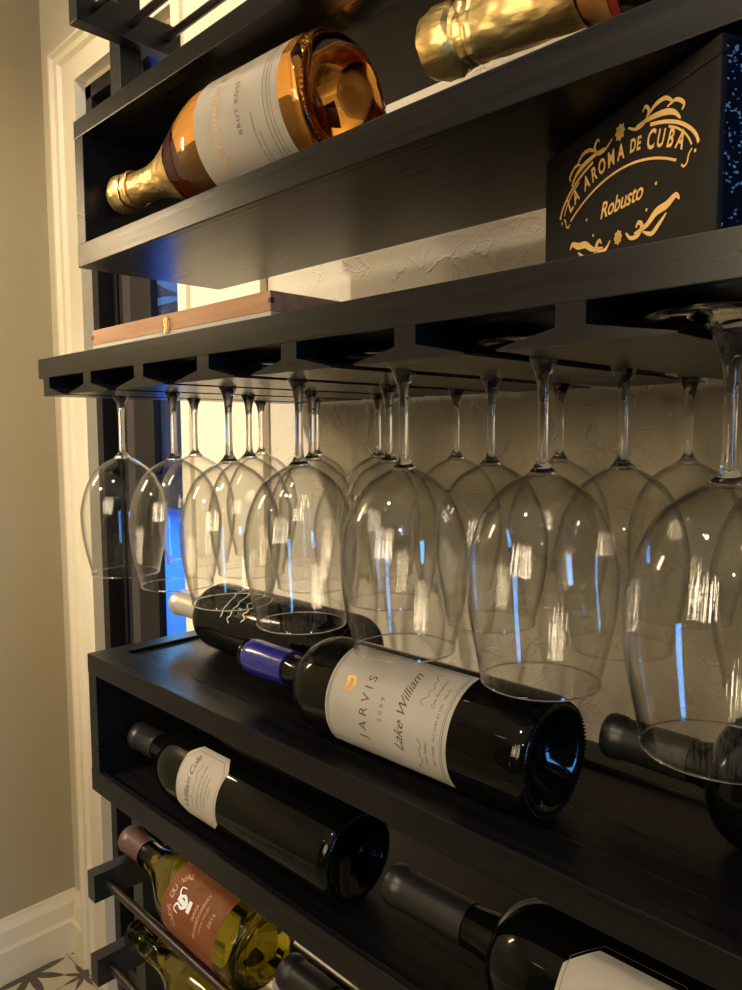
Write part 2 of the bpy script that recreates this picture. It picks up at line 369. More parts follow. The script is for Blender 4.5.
tag(finish('patio_roof', bm, M['slate']), 'dark sloping roof edge against the blue dusk sky outside the door', 'roof')

# assumed lamps out of view, among them an added fill lamp
def downlight(x, y, label):
    r = empty('assumed_downlight', (x, y, CEIL)); tag(r, label, 'ceiling light', 'assumed recessed ceiling downlights')
    bm = bmesh.new(); lathe(bm, [(.042, -.001), (.06, -.001), (.062, -.006), (.045, -.010), (.042, -.004)], 32, True); finish('trim_ring', bm, M['casing'], r, True)
    bm = bmesh.new(); lathe(bm, [(0, -.0015), (.041, -.0015), (.041, -.004), (0, -.004)], 32); finish('lens', bm, M['led'], r)
for x, y, t_ in ((-1.18, .30, 'assumed recessed round ceiling downlight nearest the glass door'), (-.45, -.75, 'assumed recessed round ceiling downlight behind the camera'),
              (-1.58, -1.9, 'assumed recessed round ceiling downlight by the left wall at the back'), (1.2, -1.9, 'assumed recessed round ceiling downlight at the far right of the room')):
    downlight(x, y, t_)
ch = empty('assumed_chandelier', (-.25, -1.45, .62)); tag(ch, 'chandelier of glowing vertical glass rods hanging unseen behind the camera', 'assumed_chandelier')  # assumed unseen chandelier, gives the bright streaks in the glasses
bm = bmesh.new(); rod(bm, (0, 0, 0), (0, 0, CEIL - .62), .006); lathe(bm, [(0, 0), (.05, 0), (.05, -.012), (0, -.012)], 32)
for k in range(12):
    a_ = 2 * PI * k / 12; rod(bm, (0, 0, -.006), (.50 * math.cos(a_), .50 * math.sin(a_), -.006), .003, 8)
finish('chandelier_frame', bm, M['brass'], ch)
for k in range(22):
    a_ = 2 * PI * k / 22; bm = bmesh.new(); rr = .50 if k % 2 else .30; z1 = -.01 - .06 * (k % 3)
    rod(bm, (rr * math.cos(a_), rr * math.sin(a_), -.01), (rr * math.cos(a_), rr * math.sin(a_), -.46 - .07 * (k % 3)), .0045, 12)
    finish('glass_rod', bm, M['bulb'], ch)

tl = empty('added_fill_lamp', (-.75, -1.30, -.655)); tag(tl, 'added fill lamp with pale drum shade on an added stand, unseen behind the camera', 'lamp')  # unseen lamp added to brighten the cigar box and shelf undersides
bm = bmesh.new(); lathe(bm, [(0, 0), (.07, 0), (.07, .012), (.02, .02), (.015, .06), (.04, .12), (.015, .19), (.008, .20), (0, .20)], 32); finish('base', bm, M['brass'], tl, True)
bm = bmesh.new(); lathe(bm, [(.085, .19), (.088, .19), (.072, .34), (.069, .34)], 40, True); finish('lamp_shade', bm, M['shade'], tl, True)
st_ = empty('added_lamp_stand', (-.75, -1.30, FL)); tag(st_, 'small dark round table added behind the camera to carry the fill lamp', 'table')  # added only to hold up the fill lamp
bm = bmesh.new(); lathe(bm, [(0, .72), (.25, .72), (.25, .7495), (0, .7495)], 40); finish('tabletop', bm, M['black_wood'], st_, True)
bm = bmesh.new(); lathe(bm, [(0, 0), (.16, 0), (.15, .015), (.02, .03), (.02, .72), (0, .72)], 32); finish('pedestal', bm, M['black_wood'], st_, True)
light('added_fill_light', 'POINT', (-.75, -1.30, -.36), 34, WARM, shadow_soft_size=.045)  # added low fill light, reaches up under the shelves
wl = empty('assumed_wall_sconce', (XL, -.22, .52)); tag(wl, 'assumed cylindrical glowing wall sconce, unseen on the left wall in front of the door', 'wall lamp')  # assumed unseen sconce, placed from the highlights on the bottles
bm = bmesh.new(); box(bm, .0003, .012, -.035, .035, -.12, .12, .002); box(bm, .011, .075, -.008, .008, -.010, .010, .001); finish('back_plate', bm, M['brass'], wl)
bm = bmesh.new(); lathe(bm, [(0, -.13), (.036, -.13), (.040, -.126), (.040, .126), (.036, .13), (0, .13)], 32); bmesh.ops.translate(bm, verts=bm.verts, vec=(.112, 0, 0)); finish('lamp_shade', bm, M['sconce'], wl, True)

# ------------------------------------------------------------------ the wine rack
RX = .34                                   # right end, outside the view
RO = Vector((-.29, .60, FL)); cur = None
def rack_part(name, z, label, cat):
    global cur, RO
    RO = Vector((-.29, .59, z)); cur = empty(name, RO); tag(cur, label, cat); return cur
def rfin(name, bm, m, **k):
    bmesh.ops.translate(bm, verts=bm.verts, vec=-RO)
    return finish(name, bm, m, cur, **k)
X0 = -.908; XI = -.886; YF, YB = .400, .600
def box_shelf(zt, zit, zib, zb, x0, trough):
    bm = bmesh.new()
    box(bm, x0, RX, YF, YB, zit, zt, .0012) if not trough else None
    if trough:                              # top plank with a long shallow trough
        box(bm, x0, RX, .4395, YB, zit, zt - .004, .0006)
        box(bm, x0, RX, YF, .440, zit, zt, .0012); box(bm, x0, RX, .560, YB, zt - .0045, zt, .0012); box(bm, x0, x0 + .028, .439, .561, zt - .0045, zt, .0012)
    p = rfin('top_plank', bm, M['black_wood'])
    fl_ = zib - .007 if trough else zib + .0015
    bm = bmesh.new(); box(bm, x0, RX, .4075, YB, zb, fl_, .0008)
    box(bm, x0, RX, YF, .408, zb, zib, .0010); box(bm, x0, RX, .585, YB, zib - .0075, zib, .0012)
    rfin('bottom_plank', bm, M['black_wood'])
    bm = bmesh.new(); box(bm, x0 + .0005, x0 + .0225, YF + .0005, YB - .0005, zib - .007, zit, .001); rfin('side_panel', bm, M['black_wood'])
rack_part('box_shelf', .202, 'upper black wooden open box shelf holding the amber and gold foil bottles', 'shelf')
box_shelf(.372, .351, .229, .202, -.898, False)
rack_part('box_shelf', -.457, 'lower black wooden open box shelf with bottles inside and on top', 'shelf')
box_shelf(-.277, -.302, -.428, -.457, -.915, True)
# stemware shelf
SF, SB = .383, .780
rack_part('stemware_shelf', .0505, 'black wooden shelf with slotted rails underneath that wine glasses hang from', 'glass rack')
TZ, UZ = .0985, .0505
bm = bmesh.new(); box(bm, -.990, RX, SF, SB, .0735, TZ, .0008); rfin('stemware_shelf_board', bm, M['black_wood'])
webs = [-.8485, -.7255, -.603, -.4765, -.3495, -.2225, -.0775, .047, .171, .285]
TIPS = {-.2225: (.051, .0615), -.0775: (.0615, .051)}
def rail(c, left=True, right=True):
    zb_, zt_ = UZ, .0740; hw = .0097; tl, tr = TIPS.get(c, (.0510, .0510))
    pts = [(c - tl if left else c - hw, zb_), (c + tr if right else c + hw, zb_)]
    if right: pts += [(c + tr, zb_ + .0012), (c + hw, zb_ + .0100)]
    pts += [(c + hw, zt_), (c - hw, zt_)]
    if left: pts += [(c - hw, zb_ + .0100), (c - tl, zb_ + .0012)]
    bm = bmesh.new(); prism_y(bm, pts, SF + .0002, SB); return bm
for c in webs: rfin('glass_rail', rail(c), M['black_wood'])
bm = bmesh.new(); prism_y(bm, [(-.975, UZ), (-.919, UZ), (-.919, UZ + .0012), (-.957, UZ + .010), (-.957, .0740), (-.975, .0740)], SF + .0002, SB); rfin('glass_rail', bm, M['black_wood'])
# end panel on the far right (added support, unseen) and the posts with brackets at the left
rack_part('added_end_panel', FL, 'tall black end panel added right of the view to hold up the shelves', 'panel')
bm = bmesh.new(); box(bm, RX + .0003, RX + .03, YF, YW - .001, FL + .0, 1.0, .002); rfin('panel', bm, M['black_wood'])
rack_part('rod_rack', FL, 'lower black metal rod rack with brackets, under the lower box shelf', 'wine rack')
bm = bmesh.new(); box(bm, -.935, -.908, .462, .498, FL, -.457, .001); rfin('post', bm, M['black_metal'])
rod_ys = [.407, .497]
ROD_R = .0055
for z in (-.579, -.693, -.807):
    bm = bmesh.new(); box(bm, -.912, -.892, .388, .545, z - .0185, z + .0185, .001)
    b_ = rfin('bracket', bm, M['black_metal'])
    for y in rod_ys:
        bm = bmesh.new(); rod(bm, (-.8925, y, z), (RX, y, z), ROD_R); rfin('rod', bm, M['rod'], smooth=True)
rack_part('rod_rack', .372, 'upper black metal rod rack with empty rods, above the upper box shelf', 'wine rack')
bm = bmesh.new(); box(bm, -.940, -.9125, .470, .500, .372, 1.15, .001); rfin('post', bm, M['black_metal'])
for z in (.508, .622):
    bm = bmesh.new(); box(bm, -.912, -.891, .406, .545, z - .019, z + .019, .001)
    rfin('bracket', bm, M['black_metal'])
    for y in (.425, .475, .523):
        bm = bmesh.new(); rod(bm, (-.8915, y, z), (RX, y, z), .0052); rfin('rod', bm, M['rod'], smooth=True)

# ------------------------------------------------------------------ hanging wine glasses
FZ = .0635                                  # top (foot) of the hung glass
def wine_glass_mesh():
    foot = [(0, 0), (.0455, 0), (.047, -.0010), (.0455, -.0018), (.024, -.0032), (.0130, -.0060), (.0105, -.0120), (.0088, -.0155), (.0062, -.021), (.0045, -.029), (.0036, -.042), (.0036, -.070),
            (.0040, -.080), (.0046, -.0845), (.0062, -.0862), (.0066, -.088), (.0100, -.0910), (.0108, -.0925), (.006, -.0940), (0, -.0945)]
    bms = bmesh.new(); lathe(bms, foot, 40)
    key = [(.0108, -.0925), (.0175, -.0958), (.0265, -.1015), (.0376, -.1125), (.0475, -.1330), (.0525, -.1540), (.0537, -.1650), (.0525, -.1890), (.0490, -.2110), (.0445, -.2310), (.0423, -.2405)]
    out = smooth_curve(key, 4)
    inn = [(max(r - .0009, .0), z - (.0009 if i < 8 else 0)) for i, (r, z) in enumerate(out)]
    bmb = bmesh.new(); lathe(bmb, [(0, -.0950)] + inn + [(.0414, -.2412), (.0417, -.2420), (.0427, -.2420), (.0429, -.2412)] + out[::-1], 72)
    return bms, bmb
a_, b_ = wine_glass_mesh()
g0 = empty('wine_glass', (0, 0, 0))
finish('stem_and_foot', a_, M['crystal'], g0, True, sharp=60); finish('bowl', b_, M['bowl'], g0, True, sharp=60)
bmr = bmesh.new(); lathe(bmr, [(.0421 + .00075 * math.cos(q * PI / 4), -.2422 + .00075 * math.sin(q * PI / 4)) for q in range(8)], 72, True); finish('rim', bmr, M['crystal'], g0, True, sharp=80)
def copy_tree(o, parent=None):
    c = o.copy(); COL.objects.link(c)
    if parent is not None: c.parent = parent
    for ch_ in list(o.children): copy_tree(ch_, c)
    return c
slots = [-.910, -.787, -.6635, -.540, -.413, -.286, -.149]
ys = [[.4545, .563, .677], [.458, .5665, .680], [.4515, .5665, .677], [.4455, .567, .680], [.4515, .572, .694], [.458, .579, .712], [.426, .556]]
rown = ['front', 'middle', 'rear']
coln = ['first slot from the left', 'second slot from the left', 'third slot from the left', 'fourth slot from the left', 'fifth slot from the left', 'sixth slot from the left', 'rightmost slot']
first = True
for i, x in enumerate(slots):
    for j, y in enumerate(ys[i]):
        g_ = g0 if first else copy_tree(g0); first = False
        g_.location = (x, y, FZ); g_.rotation_euler = (0, 0, i * .7 + j * 1.3)
        tag(g_, '%s upside-down clear wine glass hanging in the %s' % (rown[j], coln[i]), 'wine glass', 'wine glasses hanging from the shelf')

# ------------------------------------------------------------------ bottles
def bottle_root(name, base, tip, face, label, group=None):
    """root at the centre of the base; local Z runs to the neck tip, local X towards 'face'"""
    base = Vector(base); tip = Vector(tip); z = (tip - base).normalized()
    x = Vector(face); x = (x - z * x.dot(z)).normalized(); y = z.cross(x)
    o = empty(name, base); o.rotation_euler = Matrix(((x.x, y.x, z.x), (x.y, y.y, z.y), (x.z, y.z, z.z))).to_euler()
    tag(o, label, 'bottle', group); return o, (tip - base).length
def face_dir(deg): return (0, -math.cos(math.radians(deg)), math.sin(math.radians(deg)))
def body_profile(r, zs, zn, rn, L_, kind='bordeaux', punt=.028):
    p = [(0, punt), (r * .22, punt * .93), (r * .45, punt * .66), (r * .62, punt * .30), (r * .72, .004), (r * .79, .0006), (r * .86, .0), (r * .93, .0016), (r * .98, .006), (r, .013), (r, zs)]
    n = 12
    for i in range(1, n + 1):
        t = i / n
        if kind == 'bordeaux':
            if t < .75: q = t / .75; rr = rn * 1.22 + (r - rn * 1.22) * math.sqrt(max(0, 1 - q ** 2.1)) ; z = zs + (zn - zs) * .66 * q
            else: q = (t - .75) / .25; rr = rn * (1.22 - .20 * q); z = zs + (zn - zs) * (.66 + .34 * q)
        else:
            s_ = .5 + .5 * math.cos(PI * t ** .92); rr = rn + (r - rn) * s_; z = zs + (zn - zs) * t
        p.append((rr, z))
    p += [(rn, L_ - .012), (rn * 1.12, L_ - .010), (rn * 1.12, L_ - .003), (rn * .9, L_ - .001), (0, L_ - .001)]
    return p
def interp_r(prof, z):
    pr_ = [q for q in prof if q[1] >= .012 or q[0] > .0]
    pr_ = prof[9:]
    for (r0, z0), (r1, z1) in zip(pr_, pr_[1:]):
        if z0 <= z <= z1 and z1 > z0: return r0 + (r1 - r0) * (z - z0) / (z1 - z0)
    return pr_[-3][0]
def knurls(bm, r, n=64, z=.0022, s=.0011):
    for k in range(n):
        a = 2 * PI * k / n
        bmesh.ops.create_icosphere(bm, subdivisions=1, radius=s, matrix=Matrix.Translation((r * math.cos(a), r * math.sin(a), z)))
def crumple_it(bm, amt):
    from mathutils import noise
    for v in bm.verts:
        r = math.hypot(v.co.x, v.co.y)
        if r < 1e-5: continue
        q = Vector((v.co.x * 95, v.co.y * 95, v.co.z * 38))
        k = (noise.noise(q) + .5 * noise.noise(q * 2.3)) * amt
        v.co.x *= 1 + k / r; v.co.y *= 1 + k / r
def capsule(root, prof, z0, L_, m, extra=.0007, rim=True, name='capsule', lip=.012, crumple=0):
    n = 60 if crumple else 10; pts = []
    for i in range(n + 1):
        z = z0 + (L_ - lip - .002 - z0) * i / n; pts.append((interp_r(prof, z) + extra, z))
    rt_ = pts[-1][0]
    if rim: pts += [(rt_ + .0012, L_ - lip), (rt_ + .0014, L_ - .004), (rt_ + .0004, L_ - .0006), (rt_ * .8, L_ + .0004), (0, L_ + .0004)]
    else: pts += [(rt_, L_ - .003), (rt_ * .85, L_), (0, L_)]
    bm = bmesh.new(); lathe(bm, pts, 64 if crumple else 40)
    if crumple: crumple_it(bm, crumple)
    return finish(name, bm, m, root, True)
def patch(root, r, z0, z1, a0, a1, m, name='paper_label', corners=0.0, off=.0004, parent=None, rf=None):
    """curved label between local heights z0..z1 and angles a0..a1 (radians), cut corners of size 'corners'"""
    bm = bmesh.new(); nu, nv = 36, 14; grid = []
    for i in range(nu + 1):
        row = []; t = i / nu; a = a0 + (a1 - a0) * t; s = min(t, 1 - t) * (a1 - a0) * r
        inset = max(0, corners - s)
        lo, hi = z0 + inset, z1 - inset
        for j in range(nv + 1):
            z = lo + (hi - lo) * j / nv; rr = (rf(z) if rf else r) + off
            row.append(bm.verts.new((rr * math.cos(a), rr * math.sin(a), z)))
        grid.append(row)
    for i in range(nu):
        for j in range(nv): bm.faces.new((grid[i][j], grid[i + 1][j], grid[i + 1][j + 1], grid[i][j + 1]))
    bmesh.ops.solidify(bm, geom=list(bm.faces), thickness=.0003)
    bmesh.ops.recalc_face_normals(bm, faces=bm.faces)
    return finish(name, bm, m, parent or root, True)
def wrap(r, a_c, z_c, off=.0009):
    def fn(x, y): a = a_c + x / r; return ((r + off) * math.cos(a), (r + off) * math.sin(a), z_c + y)
    return fn
def lines(root, r, zc, ac, items, m, name='lettering'):
    """items: (text, size, x, y, shear, spacing) laid on the cylinder"""
    bm = bmesh.new()
    for it in items:
        if it[0] == '~': add_flat(bm, scribble(it[1], it[2], it[5], it[6], it[7] if len(it) > 7 else .0005), wrap(r, ac + it[3] / r, zc + it[4]))
        elif it[0] == '|': add_flat(bm, stroke(it[1], it[2]), wrap(r, ac, zc))
        else:
            s, size, x, y, sh, sp = it; add_flat(bm, glyphs(s, size, sh, sp), wrap(r, ac + x / r, zc + y))
    return finish(name, bm, m, root)
def rect_line(x0, x1, y0, y1, c=0.0, w_=.0004, n=16):
    P_ = [(x0 + c, y0), (x1 - c, y0), (x1, y0 + c), (x1, y1 - c), (x1 - c, y1), (x0 + c, y1), (x0, y1 - c), (x0, y0 + c), (x0 + c, y0)]
    out = []
    for a, b in zip(P_, P_[1:]):
        if a == b: continue
        for k in range(n): out.append((a[0] + (b[0] - a[0]) * k / n, a[1] + (b[1] - a[1]) * k / n))
    out.append(P_[-1]); return ('|', out, w_)

# 1 sparkling rose bottle in the upper box
R1 = .0585
root, L1 = bottle_root('champagne_bottle', (-.487, .4600, .2896), (-.864, .4390, .2860), face_dir(0), 'amber rosé sparkling wine bottle with gold foil neck lying in the upper box shelf')
pf = body_profile(R1, .150, .312, .0165, L1, 'burgundy', .034)
bm = bmesh.new(); lathe(bm, pf, 80); knurls(bm, R1 * .90, 70, .0010, .0016); finish('glass_body', bm, M['rose_glass'], root, True, sharp=50)
cp = capsule(root, pf, .225, L1, M['gold_foil'], .0012, False, 'gold_foil', .016, .0011)
bm = bmesh.new(); lathe(bm, [(.0195, L1 - .042), (.0208, L1 - .040), (.0208, L1 - .034), (.0195, L1 - .032)], 40); lathe(bm, [(.0195, L1 - .028), (.0215, L1 - .024), (.0225, L1 - .012), (.019, L1 - .002), (.010, L1 + .003), (0, L1 + .004)], 40)
crumple_it(bm, .0016); finish('crimped_cap', bm, M['gold_foil'], root, True)
pm = patch(root, R1, .196, .226, -.7, .7, M['brown_band'], 'neck_label', rf=lambda z: interp_r(pf, z), off=.0006)
lb = patch(root, R1, .024, .142, -1.25, 1.10, M['paper'], 'paper_label')
lines(lb, R1, .083, -.10, [('Schramsberg', .0175, .0, .0280, .30, 1.0)], M['pale_ink'])
lines(lb, R1, .083, -.10, [('BRUT ROSÉ', .0075, .004, -.006, 0, 1.25), ('METHODE TRADITIONNELLE', .0036, -.030, -.0235, 0, 1.05), ('NORTH COAST', .0036, -.036, -.0290, 0, 1.1),
      ('|', [(-.062 + .12 * k / 30, -.041) for k in range(31)], .0006), ('|', [(-.062 + .12 * k / 30, -.046) for k in range(31)], .0006), ('|', [(-.062 + .12 * k / 30, -.050) for k in range(31)], .0004)], M['ink'])
bm = bmesh.new()
add_flat(bm, glyphs('750', .013, 0, 1.1), lambda x, y: (y + .022, -x * 1.0 + .002, .0185 - .0155 * ((y + .022) / .035) ** 2 + .0))
bmesh.ops.solidify(bm, geom=list(bm.faces), thickness=.001); bmesh.ops.recalc_face_normals(bm, faces=bm.faces)
finish('embossed_number', bm, M['rose_glass'], root)

# 2 sparkling bottle, gold foil neck at top right
root, L2 = bottle_root('champagne_bottle', (-.015, .4785, .2852), (-.383, .4500, .2900), face_dir(0), 'bottle with large crinkled gold foil neck at the top right of the upper box shelf')
R2 = .054
pf = body_profile(R2, .175, .255, .0185, L2, 'burgundy', .03)
bm = bmesh.new(); lathe(bm, pf, 64); finish('glass_body', bm, M['rose_glass'], root, True, sharp=50)
capsule(root, pf, .245, L2, M['gold_foil'], .0030, False, 'gold_foil', .016, .0016)
bm = bmesh.new(); lathe(bm, [(.0212, L2 - .048), (.0226, L2 - .046), (.0226, L2 - .042), (.0212, L2 - .040), (.0226, L2 - .038), (.0226, L2 - .034), (.0212, L2 - .032)], 48)
lathe(bm, [(.0212, L2 - .030), (.0245, L2 - .026), (.0250, L2 - .012), (.0215, L2 - .002), (.012, L2 + .003), (0, L2 + .004)], 48); crumple_it(bm, .0028)
finish('crimped_cap', bm, M['gold_foil'], root, True)
patch(root, R2, .222, .2445, -PI, PI, M['tan_band'], 'neck_band', rf=lambda z: interp_r(pf, z), off=.0012)
patch(root, R2, .214, .2215, -PI, PI, M['red_band'], 'neck_band', rf=lambda z: interp_r(pf, z), off=.0010)

# 3 Jarvis bottle on the lower box
RJ = .0455; ZT_ = -.277 - .004
root, LJ = bottle_root('wine_bottle', (-.272, .4600, ZT_ + RJ + .0006), (-.648, .4600, ZT_ + RJ + .0006), face_dir(20), 'dark wine bottle with blue capsule and large cream label on the lower shelf')
pf = body_profile(RJ, .228, .284, .0155, LJ, 'bordeaux', .026)
bm = bmesh.new(); lathe(bm, pf, 80); knurls(bm, RJ * .905, 80, .0006, .0010); finish('glass_body', bm, M['dark_glass'], root, True, sharp=50)
bm = bmesh.new(); lathe(bm, [(.0160, .300), (.0180, .301)] + [(.0180 + .00018 * k, .301 + .010 * k) for k in range(1, 6)] + [(.0190 * math.cos(q * .1745), LJ - .016 + .019 * math.sin(q * .1745)) for q in range(0, 9)] + [(0, LJ + .003)], 48); finish('capsule', bm, M['blue_caps'], root, True)
lb = patch(root, RJ, .066, .200, -1.12, 1.14, M['paper_white'], 'paper_label')
lines(lb, RJ, .133, 0, [('JARVIS', .0125, -.004, .020, 0, 1.55), ('2009', .0058, -.002, .0015, 0, 1.9), rect_line(-.0480, .0490, -.0630, .0640, 0, .0005), rect_line(-.0463, .0473, -.0612, .0622, 0, .0003)], M['ink'])
lines(lb, RJ, .133, 0, [('Lake William', .0130, .003, -.0200, .45, .95), ('~', .030, .006, .026, -.039, 11, 5), ('~', .026, .005, -.026, -.041, 10, 9),
      ('RED WINE   ALC 14.8% BY VOL   750 ML', .0032, .0, -.0555, 0, 1.1), ('Cave Fermented', .0038, .024, -.0475, .4, 1), ('Napa Valley', .0038, -.024, -.0475, .4, 1)], M['ink'], 'script_lettering')
lines(lb, RJ, .133, 0, [('|', smooth_curve([(.004, .040), (.007, .046), (.011, .043), (.014, .047), (.016, .040), (.010, .037), (.004, .040)], 4), .0034)], M['gold_ink'], 'gold_emblem')

# 4 etched bottle at the back
R4 = .0435
root, L4 = bottle_root('wine_bottle', (-.560, .5400, ZT_ + R4 + .0006), (-.932, .5430, ZT_ + R4 + .0006), face_dir(60), 'dark wine bottle with silver capsule and white handwriting, behind the blue capsule')
pf = body_profile(R4, .252, .300, .0150, L4, 'bordeaux', .02)
bm = bmesh.new(); lathe(bm, pf, 64); finish('glass_body', bm, M['dark_glass'], root, True, sharp=50)
capsule(root, pf, .302, L4, M['silver_caps'], .0016)
lines(root, R4, .170, -.1, [('~', .05, .012, 0, .030, 14, 21, .0010), ('~', .06, .012, .0, .010, 14, 35, .0010), ('~', .05, .012, 0, -.012, 12, 33, .0010)], M['etch'], 'white_handwriting')

# 5 bottle at the right edge
R5 = .0455
root, L5 = bottle_root('wine_bottle', (.105, .5120, ZT_ + R5 + .0006), (-.268, .5300, ZT_ + R5 + .0006), face_dir(40), 'dark wine bottle with black capsule at the right edge, behind the hanging glasses')
pf = body_profile(R5, .262, .302, .0150, L5, 'bordeaux', .02)
bm = bmesh.new(); lathe(bm, pf, 64); finish('glass_body', bm, M['dark_glass'], root, True, sharp=50)
capsule(root, pf, .306, L5, M['black_caps'], .0008)

# 6 tall bottle in the lower box
ZB_ = -.428 - .007; RC = .0450
root, LC = bottle_root('wine_bottle', (-.472, .4545, ZB_ + RC + .0006), (-.880, .4500, ZB_ + RC + .0006), face_dir(25), 'tall black wine bottle with octagonal cream label at its shoulder in the lower box shelf')
pf = body_profile(RC, .262, .345, .0160, LC, 'bordeaux', .02)
bm = bmesh.new(); lathe(bm, pf, 80); knurls(bm, RC * .905, 80, .0006, .0009); finish('glass_body', bm, M['dark_glass'], root, True, sharp=50)
capsule(root, pf, .352, LC, M['black_caps'], .0008)
lb = patch(root, RC, .167, .243, -1.05, .78, M['paper'], 'paper_label', corners=.013)
lines(lb, RC, .205, -.13, [rect_line(-.0345, .0345, -.0355, .0355, .012, .0004), ('William Cole', .0120, 0, .0155, .45, .9), ('~', .046, .006, 0, .004, 12, 3), ('CABERNET SAUVIGNON', .0040, 0, -.005, 0, 1.1),
      ('COLUMBINE SPECIAL', .0034, 0, -.012, 0, 1.1), ('VALLE DEL MAIPO', .0034, 0, -.018, 0, 1.1), ('CHILE', .0034, 0, -.024, 0, 1.3)], M['ink'])

# 7 second bottle in the lower box
R7 = .0460
root, L7 = bottle_root('wine_bottle', (.000, .4560, ZB_ + R7 + .0006), (-.422, .4480, ZB_ + R7 + .0006), face_dir(35), 'dark wine bottle with long black capsule and angular cream label in the lower box')
pf = body_profile(R7, .262, .335, .0160, L7, 'bordeaux', .02)
bm = bmesh.new(); lathe(bm, pf, 64); finish('glass_body', bm, M['dark_glass'], root, True, sharp=50)
capsule(root, pf, .340, L7, M['black_caps'], .0008)
lb = patch(root, R7, .150, .243, -.95, .66, M['paper'], 'paper_label', corners=.018)
lines(lb, R7, .1965, -.07, [rect_line(-.038, .038, -.0435, .0435, .017, .0004)], M['ink'], 'border_line')
lines(lb, R7, .1965, -.07, [('|', smooth_curve([(.004, .030), (.000, .022), (.003, .012), (-.004, .002)], 5), .0006)], M['ink'], 'script_stroke')

# bottles on the rods: axis height so that the body rests on both rods
def rest(r, yc, zr):
    h = math.sqrt((r + ROD_R) ** 2 - (.5 * (rod_ys[1] - rod_ys[0])) ** 2); return zr + h + .0004
YR = sum(rod_ys) / 2
# 8 chardonnay on the rods
R8 = .0470; z8 = rest(R8, YR, -.579)
root, L8 = bottle_root('wine_bottle', (-.617, YR, z8), (-.913, YR - .004, z8 + .010), face_dir(35), 'green glass white wine bottle with rust brown label lying on metal rods')
pf = body_profile(R8, .130, .235, .0155, L8, 'burgundy', .022)
bm = bmesh.new(); lathe(bm, pf, 80); knurls(bm, R8 * .905, 80, .0006, .0010); finish('glass_body', bm, M['green_glass'], root, True, sharp=50)
capsule(root, pf, .246, L8, M['brown_caps'], .0012)
lb = patch(root, R8, .030, .132, -1.25, 1.1, M['rust_label'], 'rust_label')
bm = bmesh.new(); word = 'CLOS DU VAL'
for i, c_ in enumerate(word):
    th = math.radians(150 - 120 * i / (len(word) - 1)); cx_, cy_ = .030 * math.cos(th), .008 + .026 * math.sin(th)
    ro = th - PI / 2
    if c_ != ' ': add_flat(bm, glyphs(c_, .0105), lambda x, y, ro=ro, cx_=cx_, cy_=cy_: wrap(R8, -.05, .085)(cx_ + x * math.cos(ro) - y * math.sin(ro), cy_ + x * math.sin(ro) + y * math.cos(ro)))
for s, sz, x, y in (('NAPA', .0060, 0, -.012), ('CHARDONNAY', .0062, 0, -.020), ('NAPA VALLEY', .0040, 0, -.028), ('2016', .0070, .004, -.040)): add_flat(bm, glyphs(s, sz, 0, 1.1), wrap(R8, -.05 + x / R8, .085 + y))
finish('lettering', bm, M['pale_ink'], lb)
bm = bmesh.new()
for sgn in (-1, 1):
    add_flat(bm, stroke(smooth_curve([(sgn * .000, .004), (sgn * .006, .012), (sgn * .004, .020), (sgn * .011, .024), (sgn * .013, .016)], 4), lambda t: .0035 * (1 - t) + .0008), wrap(R8, -.05, .085))
add_flat(bm, stroke([(-.006, .000), (.006, .000)], .006), wrap(R8, -.05, .085)); add_flat(bm, stroke([(-.001, .006), (.001, .022)], .005), wrap(R8, -.05, .085))
finish('emblem', bm, M['etch'], lb)

# 9 bottle on the rods below it
R9 = .0470; z9 = rest(R9, YR, -.693)
root, L9 = bottle_root('wine_bottle', (-.570, YR, z9), (-.885, YR - .014, z9 + .010), face_dir(35), 'green glass wine bottle with bare threaded neck on the lowest visible rods')
pf = body_profile(R9, .150, .245, .0155, L9, 'burgundy', .022)
bm = bmesh.new(); lathe(bm, pf, 64)
for q in (.004, .009, .014): lathe(bm, [(.0165, L9 - q - .0015), (.0185, L9 - q), (.0165, L9 - q + .0015)], 32)
finish('glass_body', bm, M['green_glass'], root, True, sharp=50)
bm = bmesh.new(); lathe(bm, [(0, L9 - .001), (.0145, L9 - .001), (.0145, L9 + .001), (0, L9 + .001)], 24); finish('closure', bm, M['black_caps'], root, True)

# 10 bottle right of the chardonnay, only its capsule in view
R10 = .0460; z10 = rest(R10, YR, -.579)
root, L10 = bottle_root('wine_bottle', (-.218, YR, z10), (-.578, YR, z10), face_dir(35), 'dark wine bottle with black capsule on the rods at the bottom edge of the picture')
pf = body_profile(R10, .220, .290, .0155, L10, 'bordeaux', .02)
bm = bmesh.new(); lathe(bm, pf, 64); finish('glass_body', bm, M['dark_glass'], root, True, sharp=50)
capsule(root, pf, .292, L10, M['black_caps'], .0012)

# ------------------------------------------------------------------ cedar cigar tray on the stemware shelf
root = empty('cedar_box', (-.676, .43, TZ)); tag(root, 'low flat cedar wood box with brass clasp at the left end of the glass shelf', 'wooden box')
w2 = .168; yb, yf = .155, -.040
bm = bmesh.new(); box(bm, -w2, w2, yf, yb, .0002, .0052, .0006); finish('base_tray', bm, M['white_edge'], root)
bm = bmesh.new(); box(bm, -w2, w2, yf, yb, .0053, .0225, .0006)
o_ = finish('lid', bm, M['cedar'], root)
for sx_ in (-1, 1):
    bm = bmesh.new(); box(bm, sx_ * w2 - .0030, sx_ * w2 + .0002 * sx_ + .0030 * (sx_ < 0), yf - .0003, yf + .004, .0120, .0165); finish('corner_joint', bm, M['brown_band'], root)
bm = bmesh.new(); box(bm, -.006, .006, yf - .0022, yf + .0005, .0065, .0150, .0006); rod(bm, (-.0025, yf - .002, .0035), (-.0025, yf - .002, .0175), .0016, 12); box(bm, .001, .0052, yf - .0035, yf, .0030, .0185, .0006); finish('clasp', bm, M['brass'], root)

